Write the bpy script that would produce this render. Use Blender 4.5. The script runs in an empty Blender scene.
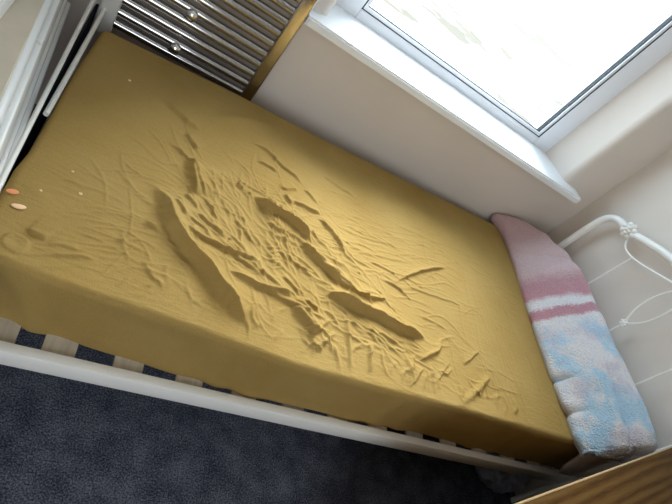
import bpy, bmesh, math, random
import numpy as np
from mathutils import Vector, Matrix, noise

random.seed(7)
rng = np.random.RandomState(11)
C = bpy.context.scene.collection
scene = bpy.context.scene

# ------------------------------------------------------------------ camera
RW = ((0.8095429056619408, 0.34431158940927226, 0.4754890254158163),
      (-0.055519275348087156, -0.7614161255541025, 0.6458816407136857),
      (0.5844295457600046, -0.549267706264113, -0.5972830927609744))
cd = bpy.data.cameras.new('camera')
cam = bpy.data.objects.new('camera', cd); C.objects.link(cam)
m = Matrix.Identity(4)
for i in range(3):
    m[i][0] = RW[i][0]; m[i][1] = -RW[i][1]; m[i][2] = -RW[i][2]
m[0][3], m[1][3], m[2][3] = 0.0, 0.0, 1.385
cam.matrix_world = m
cd.sensor_width = 36.0; cd.sensor_fit = 'HORIZONTAL'
cd.lens = 511.24 / 672 * 36
cd.clip_start = 0.02
scene.camera = cam

# ------------------------------------------------------------------ world, light, exposure
world = bpy.data.worlds.new('sky'); scene.world = world
world.use_nodes = True
bgn = world.node_tree.nodes['Background']
bgn.inputs[0].default_value = (0.64, 0.82, 1.0, 1)
bgn.inputs[1].default_value = 5.5

def area(name, loc, size, rot, power, col, portal=False):
    ld = bpy.data.lights.new(name, 'AREA'); ld.shape = 'RECTANGLE'
    ld.size, ld.size_y = size; ld.energy = power; ld.color = col
    ld.cycles.is_portal = portal
    o = bpy.data.objects.new(name, ld); C.objects.link(o)
    o.location = loc; o.rotation_euler = rot
    return o
# daylight comes in through the window opening (portal only guides the sky's sampling)
area('window_portal', (1.10, 1.84, 1.47), (1.16, 1.30), (math.radians(-90), 0, 0), 1, (1, 1, 1), True)
# hazy sun straight in through the window: a very soft, wide source
sd = bpy.data.lights.new('hazy_sun', 'SUN'); sd.energy = 13.0; sd.angle = math.radians(46); sd.color = (0.97, 0.99, 1.0)
so = bpy.data.objects.new('hazy_sun', sd); C.objects.link(so)
so.location = (1.1, 6, 5)
so.rotation_euler = Vector((-0.25, -0.74, -0.61)).to_track_quat('-Z', 'Y').to_euler()
# added fill light behind the camera, lifts the shaded side of the room
area('room_fill', (-0.2, -1.9, 1.5), (1.4, 1.6), (math.radians(90), 0, 0), 33, (0.86, 0.94, 1.0))

scene.view_settings.view_transform = 'Standard'
scene.view_settings.look = 'None'
scene.view_settings.gamma = 1
scene.view_settings.exposure = 0.0
scene.view_settings.use_curve_mapping = False
scene.cycles.use_denoising = True
scene.cycles.max_bounces = 10
scene.cycles.diffuse_bounces = 6
scene.cycles.transparent_max_bounces = 12
scene.cycles.sample_clamp_indirect = 8

# ------------------------------------------------------------------ materials
def mat(name, col, rough=0.6, metal=0.0, spec=0.5):
    mt = bpy.data.materials.new(name); mt.use_nodes = True
    b = mt.node_tree.nodes['Principled BSDF']
    b.inputs['Base Color'].default_value = (*col, 1)
    b.inputs['Roughness'].default_value = rough
    b.inputs['Metallic'].default_value = metal
    b.inputs['Specular IOR Level'].default_value = spec
    return mt, mt.node_tree, b

def nd(t, kind, **kw):
    n = t.nodes.new(kind)
    for k, v in kw.items(): setattr(n, k, v)
    return n

def coords(t, scale=(1, 1, 1), rot=(0, 0, 0), src='Object'):
    tc = nd(t, 'ShaderNodeTexCoord'); mp = nd(t, 'ShaderNodeMapping')
    mp.inputs['Scale'].default_value = scale; mp.inputs['Rotation'].default_value = rot
    t.links.new(tc.outputs[src], mp.inputs['Vector'])
    return mp.outputs['Vector']

def noise_tex(t, vec, scale, detail=4, rough=0.55):
    n = nd(t, 'ShaderNodeTexNoise')
    n.inputs['Scale'].default_value = scale; n.inputs['Detail'].default_value = detail
    n.inputs['Roughness'].default_value = rough
    if vec is not None: t.links.new(vec, n.inputs['Vector'])
    return n.outputs['Fac']

def ramp(t, fac, stops):
    r = nd(t, 'ShaderNodeValToRGB')
    e = r.color_ramp.elements
    while len(e) < len(stops): e.new(0.5)
    for el, (p, c) in zip(e, stops):
        el.position = p; el.color = (*c, 1)
    t.links.new(fac, r.inputs['Fac'])
    return r.outputs['Color']

def bump(t, b, height, strength=0.3, dist=0.01):
    n = nd(t, 'ShaderNodeBump')
    n.inputs['Strength'].default_value = strength; n.inputs['Distance'].default_value = dist
    t.links.new(height, n.inputs['Height']); t.links.new(n.outputs['Normal'], b.inputs['Normal'])

def mixf(t, a, bb, f):
    n = nd(t, 'ShaderNodeMix'); n.data_type = 'FLOAT'
    n.inputs[0].default_value = f
    t.links.new(a, n.inputs[2]); t.links.new(bb, n.inputs[3])
    return n.outputs[0]

def mixc(t, fac, a, bb):
    n = nd(t, 'ShaderNodeMix'); n.data_type = 'RGBA'
    if hasattr(fac, 'node'): t.links.new(fac, n.inputs[0])
    else: n.inputs[0].default_value = fac
    for v, i in ((a, 6), (bb, 7)):
        if hasattr(v, 'node'): t.links.new(v, n.inputs[i])
        else: n.inputs[i].default_value = (*v, 1)
    return n.outputs[2]

M = {}
# painted wall
M['wall'], t, b = mat('wall_paint', (0.60, 0.535, 0.47), 0.75)
v = coords(t, src='Generated')
t.links.new(ramp(t, noise_tex(t, coords(t), 3.0, 3), [(0.3, (0.67, 0.60, 0.535)), (0.7, (0.70, 0.63, 0.565))]), b.inputs['Base Color'])
bump(t, b, noise_tex(t, coords(t), 90, 3), 0.06, 0.004)
M['ceiling'], t, b = mat('ceiling_paint', (0.8, 0.79, 0.76), 0.8)
bump(t, b, noise_tex(t, coords(t), 70, 3), 0.05, 0.004)
# carpet
M['carpet'], t, b = mat('carpet', (0.03, 0.035, 0.045), 0.95, 0, 0.1)
n1 = noise_tex(t, coords(t), 230, 3, 0.7); n2 = noise_tex(t, coords(t), 14, 3)
t.links.new(ramp(t, mixf(t, n1, n2, 0.25), [(0.39, (0.030, 0.036, 0.055)), (0.50, (0.115, 0.129, 0.178)), (0.61, (0.30, 0.32, 0.38))]), b.inputs['Base Color'])
bump(t, b, n1, 0.9, 0.012)
# painted whites
M['bed_white'], t, b = mat('white_bed_enamel', (0.87, 0.855, 0.81), 0.38)
bump(t, b, noise_tex(t, coords(t), 30, 2), 0.03, 0.002)
M['gloss_white'], t, b = mat('gloss_white_paint', (0.84, 0.86, 0.88), 0.16)
bump(t, b, noise_tex(t, coords(t), 12, 2), 0.02, 0.003)
M['upvc'], t, b = mat('white_window_plastic', (0.80, 0.83, 0.88), 0.28)
bump(t, b, noise_tex(t, coords(t), 20, 2), 0.01, 0.002)
M['gasket'], t, b = mat('black_gasket', (0.012, 0.013, 0.015), 0.6)
M['chrome'], t, b = mat('chrome', (0.86, 0.86, 0.87), 0.10, 1.0)
bump(t, b, noise_tex(t, coords(t), 25, 2), 0.02, 0.002)
M['chrome_bar'], t, b = mat('chrome_bar', (0.50, 0.49, 0.50), 0.10, 1.0)
bump(t, b, noise_tex(t, coords(t), 25, 2), 0.02, 0.002)
M['chrome_post'], t, b = mat('chrome_post', (0.60, 0.57, 0.56), 0.16, 1.0)
bump(t, b, noise_tex(t, coords(t), 60, 3), 0.10, 0.003)
M['satin_chrome'], t, b = mat('satin_chrome', (0.88, 0.87, 0.84), 0.5, 0.25)
bump(t, b, noise_tex(t, coords(t), 25, 2), 0.02, 0.002)
M['chest_white'], t, b = mat('white_chest_lacquer', (0.82, 0.83, 0.82), 0.25)
bump(t, b, noise_tex(t, coords(t), 15, 2), 0.02, 0.003)
M['chest_top'], t, b = mat('beige_chest_top', (0.62, 0.55, 0.43), 0.4)
t.links.new(ramp(t, noise_tex(t, coords(t), 9, 3), [(0.3, (0.58, 0.52, 0.40)), (0.7, (0.66, 0.59, 0.47))]), b.inputs['Base Color'])
M['paper_white'], t, b = mat('white_card', (0.85, 0.82, 0.80), 0.6)
M['navy'], t, b = mat('navy_panel_fabric', (0.012, 0.015, 0.026), 0.8, 0, 0.2)
bump(t, b, noise_tex(t, coords(t), 300, 2), 0.3, 0.002)
# slats
M['slat'], t, b = mat('beech_slat', (0.52, 0.45, 0.36), 0.5)
t.links.new(ramp(t, noise_tex(t, coords(t, (14, 1.2, 14)), 6, 4), [(0.3, (0.46, 0.40, 0.32)), (0.7, (0.60, 0.53, 0.43))]), b.inputs['Base Color'])
M['slat_cap'], t, b = mat('black_slat_holder', (0.012, 0.012, 0.014), 0.5)
# oak
M['oak'], t, b = mat('oak_veneer', (0.25, 0.12, 0.04), 0.6, 0, 0.06)
vec = coords(t, (1.0, 9.0, 9.0))
w = nd(t, 'ShaderNodeTexWave'); w.wave_type = 'BANDS'; w.bands_direction = 'Y'
w.inputs['Scale'].default_value = 1.6; w.inputs["Distortion"].default_value = 13
w.inputs['Detail'].default_value = 3; w.inputs["Detail Scale"].default_value = 0.5
t.links.new(vec, w.inputs['Vector'])
fine = noise_tex(t, coords(t, (3, 60, 60)), 7, 4)
grain = mixf(t, w.outputs["Fac"], fine, 0.6)
t.links.new(ramp(t, grain, [(0.18, (0.045, 0.018, 0.004)), (0.42, (0.090, 0.043, 0.011)), (0.75, (0.135, 0.072, 0.021))]), b.inputs['Base Color'])
bump(t, b, fine, 0.08, 0.002)
M['oak_highlight'], t, b = mat('oak_edge_highlight', (0.52, 0.36, 0.19), 0.35)  # pale colour painted in as the highlight on the top's rounded edge
t.links.new(ramp(t, noise_tex(t, coords(t, (3, 40, 40)), 7, 3), [(0.3, (0.46, 0.30, 0.15)), (0.7, (0.58, 0.41, 0.22))]), b.inputs['Base Color'])
# mustard sheet: woven cotton
M['sheet'], t, b = mat('mustard_cotton', (0.46, 0.29, 0.08), 0.95, 0, 0.03)
cl = noise_tex(t, coords(t), 5, 4)
th = noise_tex(t, coords(t, (7, 1.4, 3)), 75, 3)
t.links.new(ramp(t, mixf(t, cl, th, 0.4), [(0.32, (0.325, 0.209, 0.064)), (0.68, (0.388, 0.264, 0.094))]), b.inputs['Base Color'])
wr = noise_tex(t, coords(t, (1, 3.2, 1), (0, 0, 0.35)), 26, 4, 0.6)
bump(t, b, mixf(t, th, wr, 0.75), 0.5, 0.008)
# towel: fluffy fleece, pink to white to pale blue along its length
M['towel'], t, b = mat('fluffy_towel', (0.7, 0.6, 0.65), 0.95, 0, 0.1)
tc = nd(t, 'ShaderNodeTexCoord'); sx = nd(t, 'ShaderNodeSeparateXYZ')
t.links.new(tc.outputs['Object'], sx.inputs[0])
def math_node(op, a, bb):
    n = nd(t, 'ShaderNodeMath'); n.operation = op
    for i, q in enumerate((a, bb)):
        if hasattr(q, 'node'): t.links.new(q, n.inputs[i])
        else: n.inputs[i].default_value = q
    return n.outputs[0]
wob = noise_tex(t, coords(t), 14, 4, 0.6)
fl = noise_tex(t, coords(t), 150, 3, 0.7)
# position across the stripes: y, minus a lean with x, plus a little fuzz
yy = math_node('SUBTRACT', sx.outputs['Y'], math_node('MULTIPLY', math_node('SUBTRACT', sx.outputs['X'], 1.64), 0.10))
yy = math_node('ADD', yy, math_node('MULTIPLY', math_node('SUBTRACT', wob, 0.5), 0.05))
yy = math_node('ADD', yy, math_node('MULTIPLY', math_node('SUBTRACT', fl, 0.5), 0.03))
nrm = math_node('DIVIDE', math_node('SUBTRACT', yy, 0.53), 1.1)      # 0 .. 1 for y .5 .. 1.6
def P(y): return (y - 0.5) / 1.1
white = (0.95, 0.93, 0.96); pink = (0.68, 0.34, 0.40); pale = (0.80, 0.60, 0.62); mauve = (0.68, 0.46, 0.47)
base = ramp(t, nrm, [(0, white), (P(.978), white), (P(.990), pink), (P(1.022), (0.66, 0.33, 0.40)), (P(1.035), white), (P(1.062), white),
                     (P(1.085), pink), (P(1.15), (0.64, 0.35, 0.40)), (P(1.20), pale), (P(1.30), pale), (P(1.40), mauve), (1.0, (0.66, 0.43, 0.45))])
bl = noise_tex(t, coords(t, (1.2, 0.9, 1)), 7.5, 3, 0.6)
blmask = ramp(t, bl, [(0.47, (0, 0, 0)), (0.60, (1, 1, 1))])
blend = math_node('MULTIPLY', blmask, ramp(t, nrm, [(P(.90), (0.85, 0.85, 0.85)), (P(.98), (0, 0, 0))]))
base = mixc(t, blend, base, (0.50, 0.78, 0.98))
lil = ramp(t, noise_tex(t, coords(t), 11, 3), [(0.52, (0, 0, 0)), (0.62, (1, 1, 1))])
base = mixc(t, math_node('MULTIPLY', lil, ramp(t, nrm, [(P(.90), (0.35, 0.35, 0.35)), (P(.98), (0, 0, 0))])), base, (0.66, 0.55, 0.70))
dk = ramp(t, fl, [(0.35, (0.86, 0.86, 0.86)), (0.6, (1, 1, 1))])
mm = nd(t, 'ShaderNodeMix'); mm.data_type = 'RGBA'; mm.blend_type = 'MULTIPLY'; mm.inputs[0].default_value = 1
t.links.new(base, mm.inputs[6]); t.links.new(dk, mm.inputs[7])
t.links.new(mm.outputs[2], b.inputs['Base Color'])
b.inputs['Sheen Weight'].default_value = 0.3
bump(t, b, fl, 0.9, 0.012)
# pillow
M['pillow'], t, b = mat('beige_pillow_cotton', (0.50, 0.41, 0.34), 0.9, 0, 0.15)
t.links.new(ramp(t, noise_tex(t, coords(t), 20, 4), [(0.3, (0.70, 0.60, 0.53)), (0.7, (0.76, 0.66, 0.59))]), b.inputs['Base Color'])
bump(t, b, noise_tex(t, coords(t), 45, 4), 0.3, 0.008)
M['bag'], t, b = mat('grey_plastic_bag', (0.30, 0.32, 0.38), 0.3)
M['light_spot'], t, b = mat('orange_light_spot', (0.90, 0.36, 0.15), 0.7)  # colours of the light spots modelled on the sheet
M['light_spot_pale'], t, b = mat('peach_light_spot', (0.92, 0.62, 0.38), 0.7)
M['lint'], t, b = mat('pale_lint', (0.85, 0.72, 0.42), 0.9)
# outdoor ground: pale paving with tan patches
M['ground'], t, b = mat('pale_paving', (0.6, 0.58, 0.55), 0.9)
pt = noise_tex(t, coords(t, (0.55, 0.9, 1), (0, 0, 0.5)), 1.1, 5, 0.65)
t.links.new(ramp(t, pt, [(0.53, (0.62, 0.60, 0.56)), (0.58, (0.088, 0.070, 0.043))]), b.inputs['Base Color'])
# glass: clear pane with a faint reflection
gm = bpy.data.materials.new('window_glass'); gm.use_nodes = True; t = gm.node_tree
for n in list(t.nodes): t.nodes.remove(n)
out = nd(t, 'ShaderNodeOutputMaterial'); mx = nd(t, 'ShaderNodeMixShader'); mx.inputs[0].default_value = 0.05
tr = nd(t, 'ShaderNodeBsdfTransparent'); gl = nd(t, 'ShaderNodeBsdfGlossy'); gl.inputs['Roughness'].default_value = 0.02
tr.inputs[0].default_value = (0.97, 0.985, 0.98, 1)
t.links.new(tr.outputs[0], mx.inputs[1]); t.links.new(gl.outputs[0], mx.inputs[2]); t.links.new(mx.outputs[0], out.inputs[0])
M['glass'] = gm

# ------------------------------------------------------------------ mesh helpers
class MB:
    """collects shapes into one bmesh and links it as ONE mesh object"""
    def __init__(s): s.bm = bmesh.new()
    def box(s, lo, hi, bev=0.0, seg=2, rz=0.0, about=None):
        r = bmesh.ops.create_cube(s.bm, size=1.0); vs = r['verts']
        lo = Vector(lo); hi = Vector(hi); c = (lo + hi) / 2; d = hi - lo
        for q in vs: q.co = Vector((q.co.x * d.x, q.co.y * d.y, q.co.z * d.z)) + c
        if bev > 0:
            es = list({e for q in vs for e in q.link_edges})
            r2 = bmesh.ops.bevel(s.bm, geom=es, offset=bev, segments=seg, affect='EDGES', profile=0.5)
        return s
    def prism(s, poly, z0, z1):
        a = [s.bm.verts.new((x, y, z0)) for x, y in poly]; bq = [s.bm.verts.new((x, y, z1)) for x, y in poly]
        n = len(poly)
        s.bm.faces.new(list(reversed(a))); s.bm.faces.new(bq)
        for i in range(n): s.bm.faces.new((a[i], a[(i + 1) % n], bq[(i + 1) % n], bq[i]))
        return s
    def tube(s, pts, r, seg=12, cap=True, flat=1.0):
        pts = [Vector(p) for p in pts]; rings = []
        rad = r if hasattr(r, '__len__') else [r] * len(pts)
        up = None
        for i, p in enumerate(pts):
            tg = (pts[min(i + 1, len(pts) - 1)] - pts[max(i - 1, 0)]).normalized()
            if up is None:
                up = Vector((0, 0, 1)) if abs(tg.z) < 0.9 else Vector((1, 0, 0))
            side = tg.cross(up).normalized(); up = side.cross(tg).normalized()
            rings.append([s.bm.verts.new(p + (side * math.cos(a) + up * math.sin(a) * flat) * rad[i])
                          for a in [2 * math.pi * k / seg for k in range(seg)]])
        for a, bq in zip(rings, rings[1:]):
            for k in range(seg): s.bm.faces.new((a[k], a[(k + 1) % seg], bq[(k + 1) % seg], bq[k]))
        if cap:
            s.bm.faces.new(list(reversed(rings[0]))); s.bm.faces.new(rings[-1])
        return s
    def ball(s, c, r, sc=(1, 1, 1), sub=2):
        r_ = bmesh.ops.create_icosphere(s.bm, subdivisions=sub, radius=r)
        for q in r_['verts']: q.co = Vector((q.co.x * sc[0], q.co.y * sc[1], q.co.z * sc[2])) + Vector(c)
        return s
    def lathe(s, prof, c, axis, seg=20):
        axis = Vector(axis).normalized(); u = axis.orthogonal().normalized(); w_ = axis.cross(u); c = Vector(c)
        rings = [[s.bm.verts.new(c + axis * h + (u * math.cos(2 * math.pi * k / seg) + w_ * math.sin(2 * math.pi * k / seg)) * max(r, 1e-4))
                  for k in range(seg)] for r, h in prof]
        for a, bq in zip(rings, rings[1:]):
            for k in range(seg): s.bm.faces.new((a[k], a[(k + 1) % seg], bq[(k + 1) % seg], bq[k]))
        s.bm.faces.new(list(reversed(rings[0]))); s.bm.faces.new(rings[-1])
        return s
    def build(s, name, material, parent=None, smooth=True, rz=0.0, origin=None):
        bmesh.ops.recalc_face_normals(s.bm, faces=s.bm.faces)
        me = bpy.data.meshes.new(name)
        if origin is not None:
            for q in s.bm.verts: q.co -= Vector(origin)
        s.bm.to_mesh(me); s.bm.free()
        o = bpy.data.objects.new(name, me); C.objects.link(o)
        me.materials.append(material)
        if smooth: 
            for p in me.polygons: p.use_smooth = True
            me.set_sharp_from_angle(angle=math.radians(40))
        if origin is not None: o.location = origin
        if parent is not None:
            o.parent = parent
            if origin is None: o.matrix_parent_inverse = Matrix.Translation(-parent.location) if parent.rotation_euler.z == 0 else Matrix.Identity(4)
        return o

def empty(name, loc=(0, 0, 0), rz=0.0):
    o = bpy.data.objects.new(name, None); C.objects.link(o)
    o.location = loc; o.rotation_euler = (0, 0, rz); o.empty_display_size = 0.1
    return o
def tag(o, label, cat, group=None, kind=None):
    o['label'] = label; o['category'] = cat
    if group: o['group'] = group
    if kind: o['kind'] = kind
    return o
def struct(o):
    o['kind'] = 'structure'; return o
def spline(pts, n=8):
    pts = [Vector(p) for p in pts]; out = []
    for i in range(len(pts) - 1):
        p0 = pts[max(i - 1, 0)]; p1 = pts[i]; p2 = pts[i + 1]; p3 = pts[min(i + 2, len(pts) - 1)]
        for k in range(n):
            u = k / n
            out.append(0.5 * ((2 * p1) + (p2 - p0) * u + (2 * p0 - 5 * p1 + 4 * p2 - p3) * u * u + (3 * p1 - p0 - 3 * p2 + p3) * u ** 3))
    out.append(pts[-1]); return out
def grid_object(name, P, material, parent=None, closed=False):
    """P: array (nu, nv, 3) -> mesh"""
    nu, nv = P.shape[:2]
    idx = np.arange(nu * nv).reshape(nu, nv)
    a = idx[:-1, :-1].ravel(); b_ = idx[1:, :-1].ravel(); c_ = idx[1:, 1:].ravel(); d_ = idx[:-1, 1:].ravel()
    faces = np.stack([a, b_, c_, d_], 1)
    me = bpy.data.meshes.new(name)
    me.from_pydata(P.reshape(-1, 3).tolist(), [], faces.tolist())
    me.materials.append(material)
    for p in me.polygons: p.use_smooth = True
    me.update()
    o = bpy.data.objects.new(name, me); C.objects.link(o)
    if parent is not None:
        o.parent = parent; o.matrix_parent_inverse = Matrix.Translation(-parent.location)
    return o

# ------------------------------------------------------------------ the room
XL, XR, YW, YB, ZC = -2.0, 1.955, 1.593, -2.1, 2.4
struct(MB().box((XL - .1, YB - .1, -.1), (XR + .1, 1.9, 0)).build('floor', M['carpet'], smooth=False))
struct(MB().box((XL - .1, YB - .1, ZC), (XR + .1, 1.9, ZC + .1)).build('ceiling', M['ceiling'], smooth=False))
struct(MB().box((XR, YB, 0), (XR + .1, YW, ZC)).build('wall_right', M['wall'], smooth=False))
struct(MB().box((XL - .1, YB, 0), (XL, YW, ZC)).build('wall_left', M['wall'], smooth=False))
struct(MB().box((XL - .1, YB - .1, 0), (XR + .1, YB, ZC)).build('wall_front', M['wall'], smooth=False))
# window wall with splayed, rounded reveals
WX0, WX1, YF, YO = 0.53, 1.677, 1.752, 1.86
ZS, ZT = 0.785, 2.06
def pier(side):
    if side > 0:
        arc = []
        ox, r = 1.722, 0.035
        for k in range(9):
            a = math.radians(-90 - 90 * k / 8)
            arc.append((ox + r + r * math.cos(a), YW + r + r * math.sin(a)))
        return [(XR + .1, YW)] + arc + [(WX1 + .004, YF), (WX1, YF + .01), (WX1, YO), (XR + .1, YO)]
    ox, r = 0.49, 0.035; arc = []
    for k in range(9):
        a = math.radians(-90 + 90 * k / 8)
        arc.append((ox - r + r * math.cos(a), YW + r + r * math.sin(a)))
    return [(XL - .1, YW)] + arc + [(WX0 - .004, YF), (WX0, YF + .01), (WX0, YO), (XL - .1, YO)]
wb = MB()
wb.box((XL - .1, YW, 0), (XR + .1, YO, ZS))
wb.prism(pier(1), ZS, ZT); wb.prism(pier(-1), ZS, ZT)
wb.box((XL - .1, YW, ZT), (XR + .1, YO, ZC))
struct(wb.build('wall_back', M['wall']))

# window
win = struct(empty('window_1', (1.1, YF, 0.815)))
fr = MB()
FZ0, FZ1 = 0.800, 2.07
fr.box((WX0 - .01, YF, FZ0), (WX0 + .085, YF + .07, FZ1), .006)
fr.box((1.590, YF, FZ0), (WX1 + .01, YF + .07, FZ1), .006)
fr.box((WX0 + .0848, YF + .0003, FZ0), (1.5902, YF + .07, 0.850), .004)
fr.box((WX0 + .0848, YF + .0003, 2.0), (1.5902, YF + .07, FZ1), .004)
fr.build('window_frame', M['upvc'], win)
def ring(x0, x1, z0, z1, wd, y0, y1):
    k = MB()
    k.box((x0, y0, z0), (x0 + wd, y1, z1)); k.box((x1 - wd, y0, z0), (x1, y1, z1))
    k.box((x0 + wd, y0, z0), (x1 - wd, y1, z0 + wd)); k.box((x0 + wd, y0, z1 - wd), (x1 - wd, y1, z1))
    return k
ring(.613, 1.592, .847, 2.003, .006, YF + .004, YF + .05).build('gasket', M['gasket'], win)
ring(.617, 1.588, .852, 1.998, .014, YF + .006, YF + .016).build('glazing_bead', M['upvc'], win)
ring(.631, 1.574, .866, 1.984, .0035, YF + .012, YF + .017).build('seal', M['gasket'], win)
MB().box((.632, YF + .014, .867), (1.573, YF + .020, 1.983)).build('pane', M['glass'], win, smooth=False)
# sill board with horns
sl = MB()
def rr(poly): return poly
sl.prism([(.419, 1.522), (1.817, 1.522), (1.817, YW + .012), (1.735, YW + .012), (1.690, YF + .01), (.52, YF + .01), (.475, YW + .012), (.419, YW + .012)], .785, .815)
bmesh.ops.bevel(sl.bm, geom=[e for e in sl.bm.edges if all(q.co.y < 1.53 for q in e.verts) or all(q.co.x > 1.81 for q in e.verts)], offset=.006, segments=3, affect='EDGES')
sl.build('window_sill', M['gloss_white'], win)

# outside
struct(MB().box((-20, 2.2, -.6), (60, 70, -.4)).build('ground', M['ground'], smooth=False))

# ------------------------------------------------------------------ bed
bed = tag(empty('bed', (0.9, 1.0, 0)), 'white metal single bed with curved tube headboard, under the mustard sheet', 'bed')
RY0, RY1, RZ0, RZ1 = 0.531, 0.553, 0.248, 0.306
MB().box((-.10, RY0, RZ0), (1.90, RY1, RZ1), .002).build('side_rail', M['bed_white'], bed)
MB().box((-.10, 1.448, RZ0), (1.90, 1.470, RZ1), .003).build('side_rail', M['bed_white'], bed)
MB().box((-.10, RY1, RZ0), (-.078, 1.448, RZ1), .003).build('end_rail', M['bed_white'], bed)
MB().box((1.878, RY1, RZ0), (1.90, 1.448, RZ1), .003).build('end_rail', M['bed_white'], bed)
for k in range(13):
    xc = -.034 + .1443 * k + (0.03 if k == 0 else 0)
    mb = MB(); pts = []
    n = 14
    P1 = []
    for i in range(n + 1):
        y = .556 + (1.446 - .556) * i / n
        z = .291 + .022 * math.sin(math.pi * i / n)
        P1.append((y, z))
    prev = None
    for y, z in P1:
        q = [mb.bm.verts.new((xc + dx, y, z + dz)) for dx, dz in ((-.0325, -.004), (.0325, -.004), (.0325, .004), (-.0325, .004))]
        if prev:
            for j in range(4): mb.bm.faces.new((prev[j], prev[(j + 1) % 4], q[(j + 1) % 4], q[j]))
        else: mb.bm.faces.new(list(reversed(q)))
        prev = q
    mb.bm.faces.new(prev)
    mb.build('slat', M['slat'], bed)
# headboard
HX = 1.903
hc = 0.987
def hb(y, z): return (HX, y, z)
post_r = .0155
top = [hb(1.448, .02), hb(1.448, .45), hb(1.450, .70), hb(1.448, .79), hb(1.440, .835), hb(1.418, .866), hb(1.385, .882), hb(1.32, .892),
       hb(1.235, .930), hb(1.15, .962), hb(1.06, .982), hb(hc, .987)]
half = spline(top, 8)
full = half + [Vector((HX, 2 * hc - p.y, p.z)) for p in reversed(half[:-1])]
MB().tube(full, post_r, 16).build('headboard_frame', M['bed_white'], bed)
for s in (1, -1):
    def Y(y): return hc + s * (y - hc)
    # cast leaf joint
    cx = Vector((HX - .004, Y(1.322), .894))
    cm = MB(); cm.ball(cx, .021, (1.0, 1.25, 1.0), 2)
    for k in range(8):
        a = 2 * math.pi * k / 8
        cm.ball(cx + Vector((-.006, (.027 * math.cos(a)), .024 * math.sin(a))), .0105, (1.2, 1.1, 1.1), 2)
    for k in range(5):
        a = 2 * math.pi * k / 5 + .4
        cm.ball(cx + Vector((-.021, .014 * math.cos(a), .013 * math.sin(a))), .0085, (1, 1, 1), 2)
    cm.ball(cx + Vector((-.026, 0, 0)), .007)
    cm.build('cast_leaf', M['bed_white'], bed)
    # hanging scroll
    sc = spline([hb(Y(1.300), .872), hb(Y(1.270), .850), hb(Y(1.225), .851), hb(Y(1.16), .874), hb(Y(1.09), .907), hb(Y(1.03), .937), hb(hc + s * .002, .958)], 8)
    MB().tube(sc, .0042, 8).build('scroll', M['bed_white'], bed)
    MB().tube([hb(Y(1.213), .28), hb(Y(1.213), .853)], .0036, 8).build('rod', M['bed_white'], bed)
    MB().tube([hb(Y(.749), .28), hb(Y(.749), .74), hb(Y(.749), .86)] if False else [hb(Y(1.4), .28), hb(Y(1.4), .29)], .003, 6).build('rod_stub', M['bed_white'], bed) if False else None
    lf = spline([hb(hc + s * .004, .722), hb(hc + s * .024, .760), hb(hc + s * .035, .80), hb(hc + s * .038, .85), hb(hc + s * .030, .905), hb(hc + s * .012, .945), hb(hc, .962)], 8)
    MB().tube(lf, .004, 8).build('scroll', M['bed_white'], bed)
MB().tube([hb(hc, .28), hb(hc, .715)], .0036, 8).build('rod', M['bed_white'], bed)
kn = MB(); kc = Vector((HX - .002, hc, .717)); kn.ball(kc, .011)
for k in range(6):
    a = 2 * math.pi * k / 6
    kn.ball(kc + Vector((-.003, .011 * math.cos(a), .011 * math.sin(a))), .0065)
kn.build('cast_knob', M['bed_white'], bed)
MB().tube([hb(.532, .28), hb(1.442, .28)], .011, 12).build('headboard_crossbar', M['bed_white'], bed)
# foot end
def fx(y, z): return -.0955 - .0205 * (y - .769)
MB().tube([(fx(y, 0), y, .544) for y in (.50, .769, 1.1, 1.455, 1.575)], .0052, 12).build('foot_rail', M['bed_white'], bed)
MB().tube([(-.0868, 1.00, .50), (-.084, 1.2, .50), (-.0795, 1.575, .50)], .0062, 12).build('foot_rail', M['bed_white'], bed)
o = MB().box((-.108, .57, .06), (-.1, 1.57, .478), .003).build('foot_panel', M['navy'], bed); o['label'] = 'dark navy foot panel'
for y in (.515, 1.575):
    MB().tube([(fx(y, 0) + (.0 if y < 1 else .002), y, .0), (fx(y, 0), y, .56)], .013, 14).build('foot_post', M['bed_white'], bed)

# ------------------------------------------------------------------ mattress and its fitted sheet
mattress = tag(empty('mattress', (0.9, 1.0, 0.305)), 'single mattress in a rumpled mustard yellow fitted sheet, on the white bed', 'mattress')
ZM = 0.50; RAD = 0.017
X0, X1 = -0.078, 1.872
near_x = np.array([-.10, -.03, .06, .265, .576, .9, 1.18, 1.63, 1.9]); near_y = np.array([.606, .602, .588, .577, .553, .557, .562, .560, .560])
far_x = np.array([-.10, -.06, .36, .587, 1.05, 1.65, 1.9]); far_y = np.array([1.428, 1.436, 1.470, 1.474, 1.502, 1.543, 1.55])
foot_y = np.array([.55, .74, .82, .88, 1.03, 1.13, 1.30, 1.43, 1.55]); foot_x = np.array([-.100, -.093, -.092, -.084, -.080, -.080, -.070, -.062, -.05])
STEP = 0.0027
SIDE = 0.203
emax = RAD * math.pi / 2 + SIDE - RAD
ua = np.arange(-emax, (X1 - X0 - 2 * RAD) + emax + 1e-6, STEP)
Wd = 1.0
va = np.arange(-emax, (Wd - 2 * RAD) + emax + 1e-6, STEP)
U, V = np.meshgrid(ua, va, indexing='ij')
LX, LY = X1 - X0 - 2 * RAD, Wd - 2 * RAD
qx = np.clip(U, 0, LX); qy = np.clip(V, 0, LY)
dx, dy = U - qx, V - qy
e = np.minimum(np.hypot(dx, dy), emax); en = np.maximum(np.hypot(dx, dy), 1e-9)
nx, ny = dx / en, dy / en
ang = np.minimum(e / RAD, math.pi / 2)
outr = RAD * np.sin(ang)
drop = RAD * (1 - np.cos(ang)) + np.maximum(e - RAD * math.pi / 2, 0)
Xs = X0 + RAD + qx + nx * outr
Ys0 = RAD + qy + ny * outr                    # 0..Wd
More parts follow.
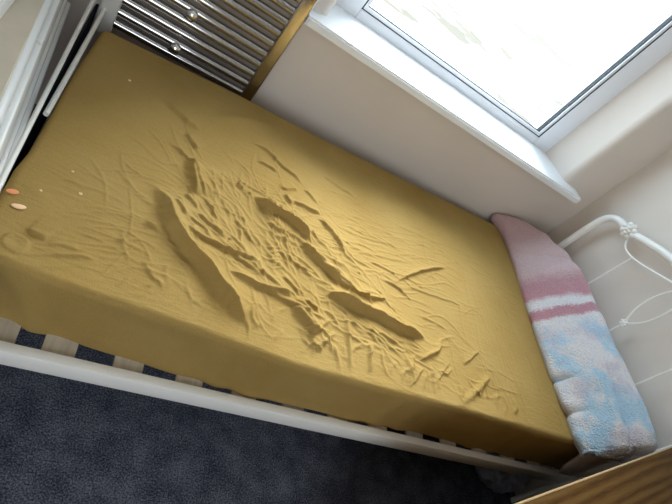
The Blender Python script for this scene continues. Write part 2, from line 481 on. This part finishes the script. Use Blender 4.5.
# true outline of the mattress: gently wavy sides
ny_ = np.interp(Xs, near_x, near_y); fy_ = np.interp(Xs, far_x, far_y)
tY = Ys0 / Wd
Ys = ny_ + (fy_ - ny_) * tY
fxx = np.interp(Ys, foot_y, foot_x)
Xs = Xs + (fxx - X0) * np.clip(1 - (Xs - X0) / 0.35, 0, 1)
# sides tuck in slightly below
tuck = np.clip((drop - .03) / .15, 0, 1)
Ys += np.where(tY < .5, 1, -1) * tuck * .007 * (np.abs(ny) > .3)
# lower hem lifts near the foot corner
lift = np.clip(1 - (Xs + .05) / .25, 0, 1) * .0
drop = np.where(drop > RAD, RAD + (drop - RAD) * (1 - lift / .15), drop)
# hem ripple
drop += tuck * .006 * np.sin(Xs * 9 + np.cos(Xs * 5) * 2)
H = np.zeros_like(Xs)
wx, wy = 1.1, 1.75                            # where the window is
def seg_dist(A, B, sl):
    ax, ay = A; bx, by = B
    x = Xs[sl]; y = Ys[sl]
    L2 = (bx - ax) ** 2 + (by - ay) ** 2 + 1e-12
    tt = np.clip(((x - ax) * (bx - ax) + (y - ay) * (by - ay)) / L2, 0, 1)
    ddx = x - (ax + tt * (bx - ax)); ddy = y - (ay + tt * (by - ay))
    return np.hypot(ddx, ddy), tt, ddx, ddy
def window_slice(pts, pad):
    xs = [p[0] for p in pts]; ys = [p[1] for p in pts]
    i0 = np.searchsorted(ua, min(xs) - pad - X0 - RAD - .02); i1 = np.searchsorted(ua, max(xs) + pad - X0 - RAD + .02)
    return slice(max(i0 - 2, 0), i1 + 2), slice(None)
def smooth(a, b_, x):
    tt = np.clip((x - a) / (b_ - a), 0, 1); return tt * tt * (3 - 2 * tt)
def fine_curve(pts):
    return [(p.x, p.y) for p in spline([(x, y, 0) for x, y in pts], 5)]
def add_fold(pts, w, A, dec):
    ph = rng.uniform(0, 6.28, 3)
    pts = fine_curve(pts)
    sl = window_slice(pts, w * (2.5 + dec * 2))
    best = np.full(Xs[sl].shape, 9.0); sd = np.zeros_like(best); par = np.zeros_like(best)
    tot = sum(math.dist(a, b_) for a, b_ in zip(pts, pts[1:])); acc = 0
    cx = sum(p[0] for p in pts) / len(pts); cy = sum(p[1] for p in pts) / len(pts)
    for a, b_ in zip(pts, pts[1:]):
        d, tt, ddx, ddy = seg_dist(a, b_, sl)
        tx, ty = b_[0] - a[0], b_[1] - a[1]; L = math.hypot(tx, ty)
        nX, nY = -ty / L, tx / L
        if nX * (wx - cx) + nY * (wy - cy) < 0: nX, nY = -nX, -nY     # + side looks at the window
        s_ = np.where(ddx * nX + ddy * nY >= 0, 1.0, -1.0)
        k = d < best
        best = np.where(k, d, best); sd = np.where(k, d * s_, sd); par = np.where(k, acc + tt * L, par); acc += L
    u = par / tot
    # the two ends die away
    ends = np.minimum(smooth(0, .22, u), smooth(0, .22, 1 - u)) ** .7
    wv = w * (.65 + .35 * ends)
    fr = u * tot / w
    sd = sd + w * .13 * (np.sin(fr * .8 + ph[0]) + .5 * np.sin(fr * 1.9 + ph[1]))
    wv = wv * (1 + .25 * np.sin(fr * .6 + ph[2]))
    rise = np.clip((sd + wv * .5) / wv, 0, 1) ** 2.0
    h = A * 1.3 * ends * rise * (.55 * np.exp(-np.maximum(sd - wv / 2, 0) / (w * .55)) + .45 * np.exp(-np.maximum(sd - wv / 2, 0) ** 2 / (2 * (w * dec * .8) ** 2)))
    H[sl] += h
def add_ridge(pts, w, A):
    pts = fine_curve(pts); sl = window_slice(pts, w * 4)
    best = np.full(Xs[sl].shape, 9.0); par = np.zeros_like(best)
    tot = sum(math.dist(a, b_) for a, b_ in zip(pts, pts[1:])); acc = 0
    for a, b_ in zip(pts, pts[1:]):
        d, tt, _, _ = seg_dist(a, b_, sl); L = math.dist(a, b_)
        k = d < best; best = np.where(k, d, best); par = np.where(k, acc + tt * L, par); acc += L
    u = par / tot; ends = np.minimum(smooth(0, .3, u), smooth(0, .3, 1 - u))
    H[sl] += A * ends * np.exp(-(best / w) ** 2)
FOLDS = [
    ([(0.14,1.24),(0.193,1.212),(0.224,1.195),(0.257,1.197)], 0.02, 0.014, 2.5),
    ([(0.211,1.149),(0.23,1.133),(0.253,1.111)], 0.018, 0.013, 2.5),
    ([(0.176,1.09),(0.211,1.073),(0.244,1.051),(0.27,0.998),(0.298,0.944)], 0.014, 0.01, 2.5),
    ([(0.231,1.063),(0.245,1.005),(0.269,0.942)], 0.04, 0.026, 1.6),
    ([(0.242,0.934),(0.26,0.916),(0.28,0.899)], 0.018, 0.012, 2.5),
    ([(0.162,0.925),(0.178,0.887),(0.213,0.834),(0.258,0.773),(0.305,0.729),(0.351,0.683),(0.408,0.639),(0.436,0.601)], 0.05, 0.04, 1.7),
    ([(0.22,0.894),(0.236,0.875),(0.251,0.854)], 0.014, 0.01, 2.5),
    ([(0.252,0.829),(0.282,0.809),(0.325,0.804),(0.364,0.803),(0.425,0.802),(0.467,0.81)], 0.02, 0.017, 2.5),
    ([(0.257,0.863),(0.295,0.84),(0.323,0.822)], 0.014, 0.01, 2.5),
    ([(0.272,0.881),(0.319,0.862),(0.361,0.837)], 0.02, 0.012, 2.5),
    ([(0.386,0.791),(0.421,0.781),(0.452,0.772)], 0.014, 0.012, 2.5),
    ([(0.37,0.736),(0.43,0.734),(0.498,0.733),(0.569,0.748)], 0.026, 0.018, 2.5),
    ([(0.293,0.948),(0.334,0.89)], 0.01, 0.006, 2.5),
    ([(0.336,0.973),(0.369,0.922)], 0.01, 0.006, 2.5),
    ([(0.381,0.921),(0.411,0.891),(0.447,0.857)], 0.011, 0.007, 2.5),
    ([(0.426,1.04),(0.458,1.007),(0.484,0.998),(0.532,1.0),(0.571,0.978),(0.607,0.942),(0.617,0.932)], 0.025, 0.03, 1.6),
    ([(0.376,1.051),(0.398,1.04)], 0.018, 0.01, 2.5),
    ([(0.41,1.248),(0.462,1.246),(0.497,1.218),(0.551,1.197),(0.594,1.173)], 0.016, 0.011, 2.5),
    ([(0.434,1.177),(0.468,1.18),(0.502,1.171)], 0.014, 0.01, 2.5),
    ([(0.507,1.112),(0.537,1.117),(0.576,1.14)], 0.014, 0.01, 2.5),
    ([(0.521,1.091),(0.548,1.06)], 0.02, 0.013, 2.5),
    ([(0.558,1.078),(0.607,1.072),(0.657,1.078)], 0.018, 0.014, 2.5),
    ([(0.594,1.155),(0.619,1.139),(0.64,1.116)], 0.015, 0.009, 2.5),
    ([(0.645,1.059),(0.68,1.024),(0.71,0.987),(0.733,0.951)], 0.02, 0.015, 2.5),
    ([(0.67,1.276),(0.762,1.254),(0.816,1.246)], 0.012, 0.006, 2.5),
    ([(0.47,0.953),(0.492,0.942),(0.52,0.934)], 0.02, 0.013, 2.5),
    ([(0.568,0.938),(0.616,0.899),(0.658,0.864),(0.703,0.83),(0.749,0.814)], 0.016, 0.018, 1.8),
    ([(0.639,0.891),(0.677,0.855),(0.726,0.829),(0.767,0.817),(0.822,0.824),(0.881,0.849)], 0.017, 0.018, 2),
    ([(0.64,0.764),(0.679,0.782),(0.728,0.774),(0.779,0.765),(0.821,0.766),(0.871,0.756),(0.933,0.75),(1.023,0.764)], 0.029, 0.034, 1.6),
    ([(0.519,0.794),(0.575,0.75)], 0.012, 0.01, 2.5),
    ([(0.587,0.736),(0.629,0.723)], 0.014, 0.008, 2.5),
    ([(0.546,0.703),(0.586,0.679),(0.62,0.651)], 0.04, 0.024, 1.5),
    ([(0.602,0.623),(0.639,0.609)], 0.026, 0.014, 2.5),
    ([(0.737,0.72),(0.825,0.692),(0.917,0.663)], 0.011, 0.005, 2.5),
    ([(0.777,0.717),(0.835,0.713),(0.894,0.7)], 0.011, 0.005, 2.5),
    ([(1.263,0.789),(1.213,0.75),(1.17,0.715)], 0.014, 0.009, 2.5),
    ([(0.982,0.653),(0.947,0.614),(0.914,0.575)], 0.014, 0.01, 2.5),
    ([(1.113,0.713),(1.062,0.661),(1.013,0.61)], 0.011, 0.006, 2.5),
    ([(1.085,0.762),(1.049,0.722),(0.967,0.674)], 0.018, 0.01, 2.5),
    ([(0.74,0.993),(0.858,1.01),(1.026,1.05)], 0.01, 0.004, 2.5),
    ([(0.821,0.97),(0.881,0.972),(0.949,0.965)], 0.012, 0.006, 2.5),
    ([(0.977,0.937),(1.101,0.944),(1.235,0.952)], 0.011, 0.005, 2.5),
    ([(0.704,1.06),(0.805,1.064),(0.955,1.096)], 0.011, 0.004, 2.5),
    ([(1.2,1.102),(1.052,1.023),(0.927,0.932)], 0.012, 0.008, 2.5),
    ([(-0.048,0.619),(-0.011,0.626),(0.06,0.653),(0.109,0.664)], 0.014, 0.01, 2.5),
    ([(0.014,0.662),(0.037,0.668),(0.067,0.671)], 0.011, 0.006, 2.5),
    ([(-0.031,0.686),(-0.012,0.68),(0.008,0.672)], 0.02, 0.01, 2.5),
    ([(-0.018,0.593),(0.079,0.634),(0.13,0.64)], 0.012, 0.005, 2.5),
    ([(0.166,0.806),(0.197,0.792),(0.228,0.774)], 0.014, 0.007, 2.5),
    ([(0.115,0.798),(0.163,0.798),(0.219,0.799)], 0.01, 0.004, 2.5),
    ([(0.182,0.699),(0.209,0.668),(0.239,0.638)], 0.02, 0.006, 2.5),
    ([(0.095,0.911),(0.127,0.921),(0.183,0.944)], 0.01, 0.003, 2.5),
    ([(0.415,0.794),(0.468,0.776),(0.52,0.744)], 0.016, 0.01, 2.5),
    ([(0.478,0.735),(0.52,0.721),(0.572,0.712)], 0.018, 0.012, 2.5),
    ([(0.451,1.019),(0.478,0.976)], 0.012, 0.007, 2.5),
    ([(0.482,0.873),(0.517,0.897)], 0.009, 0.005, 2.5),
    ([(0.484,0.86),(0.52,0.884)], 0.009, 0.005, 2.5),
    ([(0.485,0.848),(0.522,0.871)], 0.009, 0.005, 2.5),
    ([(0.487,0.835),(0.524,0.858)], 0.009, 0.005, 2.5),
    ([(0.489,0.823),(0.527,0.846)], 0.009, 0.005, 2.5),
    ([(0.491,0.811),(0.529,0.834)], 0.009, 0.005, 2.5),
    ([(0.493,0.799),(0.531,0.821)], 0.009, 0.005, 2.5),
]
RIDGES = [
    ([(0.671,0.649),(0.684,0.608),(0.695,0.563)], 0.01, 0.009),
    ([(0.72,0.751),(0.721,0.655),(0.725,0.555)], 0.011, 0.01),
    ([(1.298,0.727),(1.186,0.631),(1.067,0.552)], 0.016, 0.012),
    ([(1.202,1.107),(1.054,1.032),(0.928,0.941)], 0.01, 0.007),
    ([(0.575,0.75),(0.601,0.696),(0.626,0.647)], 0.008, 0.008),
    ([(1.085,0.797),(1.066,0.74),(0.976,0.679)], 0.012, 0.007),
    ([(0.263,1.244),(0.311,1.296),(0.401,1.351),(0.547,1.409)], 0.03, 0.008),
    ([(-0.074,0.791),(-0.046,0.778),(-0.025,0.748)], 0.03, 0.004),
]

for pts, w, A, dec in FOLDS: add_fold(pts, max(w * .56, .0075), A * .66, dec * 1.3)
for pts, w, A in RIDGES: add_ridge(pts, w * .65, A * .9)
# many small drag wrinkles, running from the rumpled middle towards the edges
def small(n, cx, cy, sx_, sy_, ang0, spread, lmin, lmax, w, A):
    for _ in range(n):
        x = rng.normal(cx, sx_); y = rng.normal(cy, sy_)
        if not (-.03 < x < 1.60 and .60 < y < 1.40): continue
        a = ang0 + rng.normal(0, spread); L = rng.uniform(lmin, lmax)
        p0 = (x - L * math.cos(a) / 2, y - L * math.sin(a) / 2); p2 = (x + L * math.cos(a) / 2, y + L * math.sin(a) / 2)
        b_ = rng.normal(0, .12) * L
        p1 = (x - math.sin(a) * b_, y + math.cos(a) * b_)
        add_ridge([p0, p1, p2], w * rng.uniform(.7, 1.3), A * 1.5 * rng.uniform(.4, 1.2))
small(150, .42, .95, .13, .11, -.95, .35, .06, .20, .0034, .0018)
small(120, .62, .88, .18, .12, -.60, .40, .05, .18, .0034, .0015)
small(90, .90, 1.02, .20, .11, .12, .16, .10, .30, .0032, .0012)
small(90, .95, .70, .25, .07, -.28, .30, .07, .22, .0034, .0014)
small(90, .10, .76, .12, .10, .05, .15, .08, .22, .0032, .0011)
small(75, .75, .630, .30, .03, 1.25, .4, .04, .10, .0055, .0034)
small(70, 1.15, 1.25, .25, .12, .08, .12, .12, .35, .0032, .0008)
small(40, .70, .85, .15, .08, -.5, .3, .06, .16, .005, .0032)
small(60, 1.38, .85, .12, .17, -1.5, .10, .18, .40, .0032, .0008)
# mattress button near the foot corner, seen as a round bump in a dimple
bd = np.hypot(Xs + .036, Ys - .648)
H += -.012 * np.exp(-(bd / .045) ** 2) + .012 * smooth(.026, .018, bd) - .004 * np.exp(-(bd / .007) ** 2)
# soft large-scale unevenness
H += .004 * np.sin(Xs * 5.2 + 1) * np.sin(Ys * 6.1) + .003 * np.sin(Xs * 11 + Ys * 7)
edge = smooth(0, .10, np.minimum(np.minimum(Ys - ny_, fy_ - Ys), Xs - fxx))
topmask = np.where(e <= 0, edge * .85 + .15, np.clip(1 - e / (RAD * 1.3), 0, 1) * .15)
Zs = ZM - drop + H * topmask
# gentle crinkle on the side wall
side = np.clip((drop - .02) / .04, 0, 1)
Ys += side * (np.abs(ny) > .3) * .003 * np.sin(Xs * 37 + np.sin(Xs * 13) * 3 + Zs * 25)
grid_object('fitted_sheet', np.stack([Xs, Ys, Zs], -1), M['sheet'], mattress)
MB().box((-.03, .64, .318), (1.84, 1.41, .44), .03).build('mattress_core', M['pillow'], mattress)

# ------------------------------------------------------------------ pillow and towel at the head
def nz(x, y, z, s, seed=0.0): return noise.noise(Vector((x * s + seed, y * s - seed, z * s + seed * .5)))
# pillow: lies on the mattress across the head end and droops over its near corner
NU, NV = 90, 48
P = np.zeros((NU, NV + 1, 3))
ctr = spline([(1.73, 1.42, .525), (1.765, 1.2, .53), (1.775, .9, .53), (1.780, .66, .53), (1.785, .575, .53), (1.795, .543, .505), (1.822, .534, .43), (1.852, .533, .335)], 14)
idx = np.linspace(0, len(ctr) - 1, NU)
thk = np.interp(np.linspace(0, 1, NU), [0, .03, .12, .5, .62, .72, .80, .93, 1], [.004, .016, .026, .03, .028, .024, .018, .014, .003])
hw = np.interp(np.linspace(0, 1, NU), [0, .03, .1, .6, .75, .9, 1], [.03, .05, .07, .085, .110, .112, .085])
for i in range(NU):
    f_ = idx[i]; i0 = min(int(f_), len(ctr) - 2); c_ = ctr[i0].lerp(ctr[i0 + 1], f_ - i0)
    tg = (ctr[min(i0 + 2, len(ctr) - 1)] - ctr[max(i0 - 1, 0)]).normalized()
    sd_ = Vector((1, 0, 0)); up_ = sd_.cross(tg).normalized()
    if up_.z < 0 and i < NU * .5: up_ = -up_
    if i == 0: last = up_
    if up_.dot(last) < 0: up_ = -up_
    last = up_
    for j in range(NV + 1):
        a = 2 * math.pi * j / NV
        ca, sa = math.cos(a), math.sin(a)
        q = c_ + sd_ * hw[i] * math.copysign(abs(ca) ** .7, ca) + up_ * thk[i] * math.copysign(abs(sa) ** .8, sa)
        q += up_ * .004 * nz(q.x, q.y, q.z, 14)
        P[i, j] = q
o = grid_object('pillow', P, M['pillow'])
tag(o, 'beige pillow under the folded fluffy towel, drooping over the mattress corner', 'pillow')

# towel: thick fluffy cloth folded over the pillow
NU, NV = 190, 96
ys = np.linspace(0, 1, NU)
P = np.zeros((NU, NV, 3))
ky = [0, .04, .12, .25, .45, .60, .72, .82, .90, .96, 1.0]            # from the near end (y=.535) to the wall end
yk = [.535, .575, .655, .78, .98, 1.13, 1.25, 1.36, 1.46, 1.53, 1.562]
zr = [.655, .668, .672, .672, .667, .668, .668, .645, .612, .585, .545]    # ridge height
xr = [1.835, 1.835, 1.835, 1.835, 1.835, 1.835, 1.835, 1.828, 1.79, 1.735, 1.66]
xf = [1.655, 1.640, 1.643, 1.635, 1.635, 1.640, 1.652, 1.655, 1.655, 1.630, 1.612]  # front edge on the mattress
for i, u in enumerate(ys):
    y = np.interp(u, ky, yk); zz = np.interp(u, ky, zr); xx = np.interp(u, ky, xr); x_f = np.interp(u, ky, xf)
    notch = .016 * math.exp(-((y - .775) / .012) ** 2) + .018 * math.exp(-((y - .655) / .014) ** 2)
    x_g = x_f; x_f += notch
    zf = .500
    back = min(xx + .045, 1.882)
    prof = spline([(x_f + .012, 0, zf - .004), (x_f, 0, zf + .014), (x_f + .012, 0, zf + .036), (x_g + (xx - x_g) * .33, 0, zf + (zz - zf) * .52),
                   (x_g + (xx - x_g) * .72, 0, zf + (zz - zf) * .86), (xx, 0, zz), (xx + (back - xx) * .7, 0, zz - .03), (back, 0, zz - .085), (back - .004, 0, .53)], 12)
    for j in range(NV):
        f_ = j / (NV - 1) * (len(prof) - 1); i0 = min(int(f_), len(prof) - 2)
        q = prof[i0].lerp(prof[i0 + 1], f_ - i0)
        w_ = math.sin(math.pi * min(j / (NV - 1) * 1.1, 1))
        wave = .010 * nz(q.x, y, q.z, 9) + .005 * nz(q.x, y, q.z, 22, 3.1)
        fq = .7 * math.exp(-max(q.x - 1.64, 0) / .022)
        fold = (-.014 * math.exp(-((y - .655 - (q.x - 1.64) * .3) / .014) ** 2) - .010 * math.exp(-((y - .775 - (q.x - 1.64) * .3) / .012) ** 2)) * w_ * fq
        fold += (-.012 * math.exp(-((q.x - 1.765 - (y - .70) * .05) / .007) ** 2) + .007 * math.exp(-((q.x - 1.79 - (y - .70) * .05) / .016) ** 2)) * min(max((.90 - y) / .12, 0), 1)
        fold2 = -.010 * math.exp(-((y - 1.36 + (q.x - 1.66) * .35) / .018) ** 2) * w_
        hgt = (wave + fold + fold2) * (1 if j > 4 else .3)
        P[i, j] = (q.x - hgt * .5, y, q.z + hgt * .85)
# near end: hem hangs a little over the pillow's end
for i in range(6):
    for j in range(NV):
        k = (6 - i) / 6
        P[i, j, 2] -= .0
nose = np.zeros((10, NV, 3))
for a in range(10):
    tt = (10 - a) / 10
    for j in range(NV):
        p = P[0, j]
        d_ = (p[2] - .540)
        nose[a, j] = (p[0], p[1] - .016 * math.sin(tt * math.pi / 2) + .004 * nz(p[0], tt, p[2], 20), p[2] - max(d_, 0) * tt ** 1.6)
P = np.concatenate([nose, P], 0)
farend = np.zeros((8, NV, 3))
for a in range(8):
    tt = (a + 1) / 8
    for j in range(NV):
        p = P[-1, j]
        farend[a, j] = (p[0] + (1.65 - p[0]) * .25 * tt, p[1] + .016 * math.sin(tt * math.pi / 2), p[2] - max(p[2] - .505, 0) * tt ** 1.5)
P = np.concatenate([P, farend], 0)
o = grid_object('towel', P, M['towel'])
sm = o.modifiers.new('thickness', 'SOLIDIFY'); sm.thickness = .008; sm.offset = -1
tag(o, 'fluffy pink, white and pale blue striped towel folded over the pillow', 'towel')

# ------------------------------------------------------------------ radiator
rad = tag(empty('towel_radiator', (.165, 1.56, .42)), 'chrome ladder towel radiator with horizontal bars on the wall left of the window', 'radiator')
RYF = 1.530
def post(x0, x1):
    k = MB(); k.box((x0, 1.512, .425), (x1, 1.545, 1.30), .008, 3); return k
post(.372, .413).build('post', M['chrome_post'], rad)
post(-.096, -.045).build('post', M['satin_chrome'], rad)
zb = [.472 + .0409 * k for k in range(10)] + [.472 + .0409 * k for k in range(12, 19)]
for z in zb:
    MB().tube([(-.05, RYF, z), (.375, RYF, z)], .0142, 18).build('bar', M['chrome_bar'], rad)
for x in (.131, .245):
    for z in (.508, .632):
        if x > .2: continue
        MB().lathe([(.004, -.075), (.006, -.06), (.006, -.006), (.0155, -.006), (.0175, .0), (.016, .008), (.010, .014), (0, .016)], (x, 1.508, z), (0, -1, 0)).build('bracket_cap', M['chrome'], rad)

# ------------------------------------------------------------------ oak cabinet in the near corner
CA = math.atan2(.505 - .252, 1.795 - .931)
cab = tag(empty('oak_cabinet', (.931, .252, 0), CA), 'oak veneer cabinet with a highlight painted along its top edge beside the head of the bed', 'cabinet')
def local(o): return o
L0, L1, DD = -.10, .925, .385
for nm, mtl, lo, hi, bv in (('top', M['oak'], (L0, -DD, .692), (L1, -.004, .72), .002),
                            ('edge_highlight', M['oak_highlight'], (L0, -.004, .692), (L1, .0, .7205), .001),  # thin pale strip for the edge highlight
                            ('carcass', M['oak'], (L0 + .012, -DD + .012, .06), (L1 - .012, -.012, .692), .002),
                            ('plinth', M['oak'], (L0 + .03, -DD + .03, 0), (L1 - .03, -.03, .06), .001)):
    q = MB().box(lo, hi, bv).build(nm, mtl); q.parent = cab

# ------------------------------------------------------------------ white chest beyond the foot of the bed
ang = math.atan2(.034, -.37)            # run of the front edge
chest = tag(empty('chest_of_drawers', (-.1505, 1.071, 0), math.atan2(-.033, .371) * -1), 'white lacquered chest with rounded top edge and small knob, beyond the foot of the bed', 'chest')
# local y runs along the front, local -x goes away from the bed
Y0, Y1 = -.72, .42
def cbox(nm, mtl, lo, hi, bv, seg=3, lab=None):
    q = MB().box(lo, hi, bv, seg).build(nm, mtl); q.parent = chest
    if lab: q['label'] = lab
    return q
cbox('body', M['chest_white'], (-.40, Y0, .47), (.003, Y1, .70), .004)
cbox('top_moulding', M['chest_white'], (-.41, Y0 - .01, .688), (.004, Y1 + .01, .716), .012, 4)
cbox('top', M['chest_top'], (-.40, Y0, .714), (-.007, Y1, .720), .002, 1, 'beige chest top')
d = cbox('drawer', M['chest_white'], (.0, Y0 + .03, .545), (.014, Y1 - .03, .672), .005)
kb = MB().lathe([(.004, 0), (.0035, .004), (.006, .006), (.007, .009), (.005, .012), (0, .013)], (.002, -.105, .693), (1, 0, 0)).build('knob', M['chest_white']); kb.parent = d
cbox('lower_moulding', M['chest_white'], (-.40, Y0 - .005, .485), (.020, Y1 + .005, .515), .006)
cbox('base_moulding', M['chest_white'], (-.41, Y0 - .01, .452), (.030, Y1 + .01, .478), .006)
for y in (Y0 + .04, Y1 - .04):
    for x in (-.37, -.03):
        q = MB().lathe([(.010, 0), (.020, .16), (.022, .43), (.022, .455)], (x, y, 0), (0, 0, 1)).build('leg', M['chest_white']); q.parent = chest
bx = MB().box((-.40, .90, .7205), (-.192, 1.25, .76), .006, 3).build('box', M['paper_white'])
tag(bx, 'white box standing on the beige top of the chest, in the photo\'s top left corner', 'box')

# ------------------------------------------------------------------ small things
bg = MB(); r_ = bmesh.ops.create_icosphere(bg.bm, subdivisions=5, radius=1.0)
for q in r_['verts']:
    p = q.co.copy(); k = 1 + .28 * noise.noise(p * 2.2) + .16 * abs(noise.noise(p * 5.5))
    q.co = Vector((1.81 + p.x * k * .10, .625 + p.y * k * .08, max(.075 + p.z * k * .085, .002)))
tag(bg.build('plastic_bag', M['bag']), 'crumpled grey plastic bag on the carpet under the bed rail, beside the oak cabinet', 'bag')

def surf(x, y):
    d2 = (Xs - x) ** 2 + (Ys - y) ** 2 + (drop > RAD * 1.2) * 9
    k = np.unravel_index(np.argmin(d2), d2.shape); return float(Zs[k])
def light_spot(x, y, lx, ly, rz, mtl, lab):  # thin coloured disc that stands in for a spot of light
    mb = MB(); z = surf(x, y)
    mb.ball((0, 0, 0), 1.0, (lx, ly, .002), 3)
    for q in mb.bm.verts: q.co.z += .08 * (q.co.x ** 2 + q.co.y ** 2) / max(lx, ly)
    o = mb.build('light_spot', mtl); o.location = (x, y, z + .002); o.rotation_euler = (0, 0, rz)
    tag(o, lab, 'light_spot', 'light spots on the sheet')
light_spot(-.076, .755, .011, .0065, .3, M['light_spot'], 'small orange light spot modelled on the sheet edge, next to the white foot rail')
light_spot(-.056, .727, .013, .006, .2, M['light_spot_pale'], 'pale peach light spot modelled on the sheet, further from the foot rail than the orange light spot')
for (x, y, r0, lab) in ((.034, .816, .0034, 'pale lint speck on the sheet, the largest near the foot end'),
                        (.005, .868, .0024, 'tiny lint speck on the sheet, towards the wall from the largest speck'),
                        (-.034, .785, .0024, 'tiny lint speck on the sheet, between the pale light spot and the foot edge'),
                        (.045, 1.252, .0030, 'pale lint speck on the sheet in front of the chrome radiator')):
    mb = MB(); mb.ball((x, y, surf(x, y) + r0 * .5), r0, (1.3, 1, .7), 2)
    tag(mb.build('lint_speck', M['lint']), lab, 'lint', 'lint specks on the sheet')
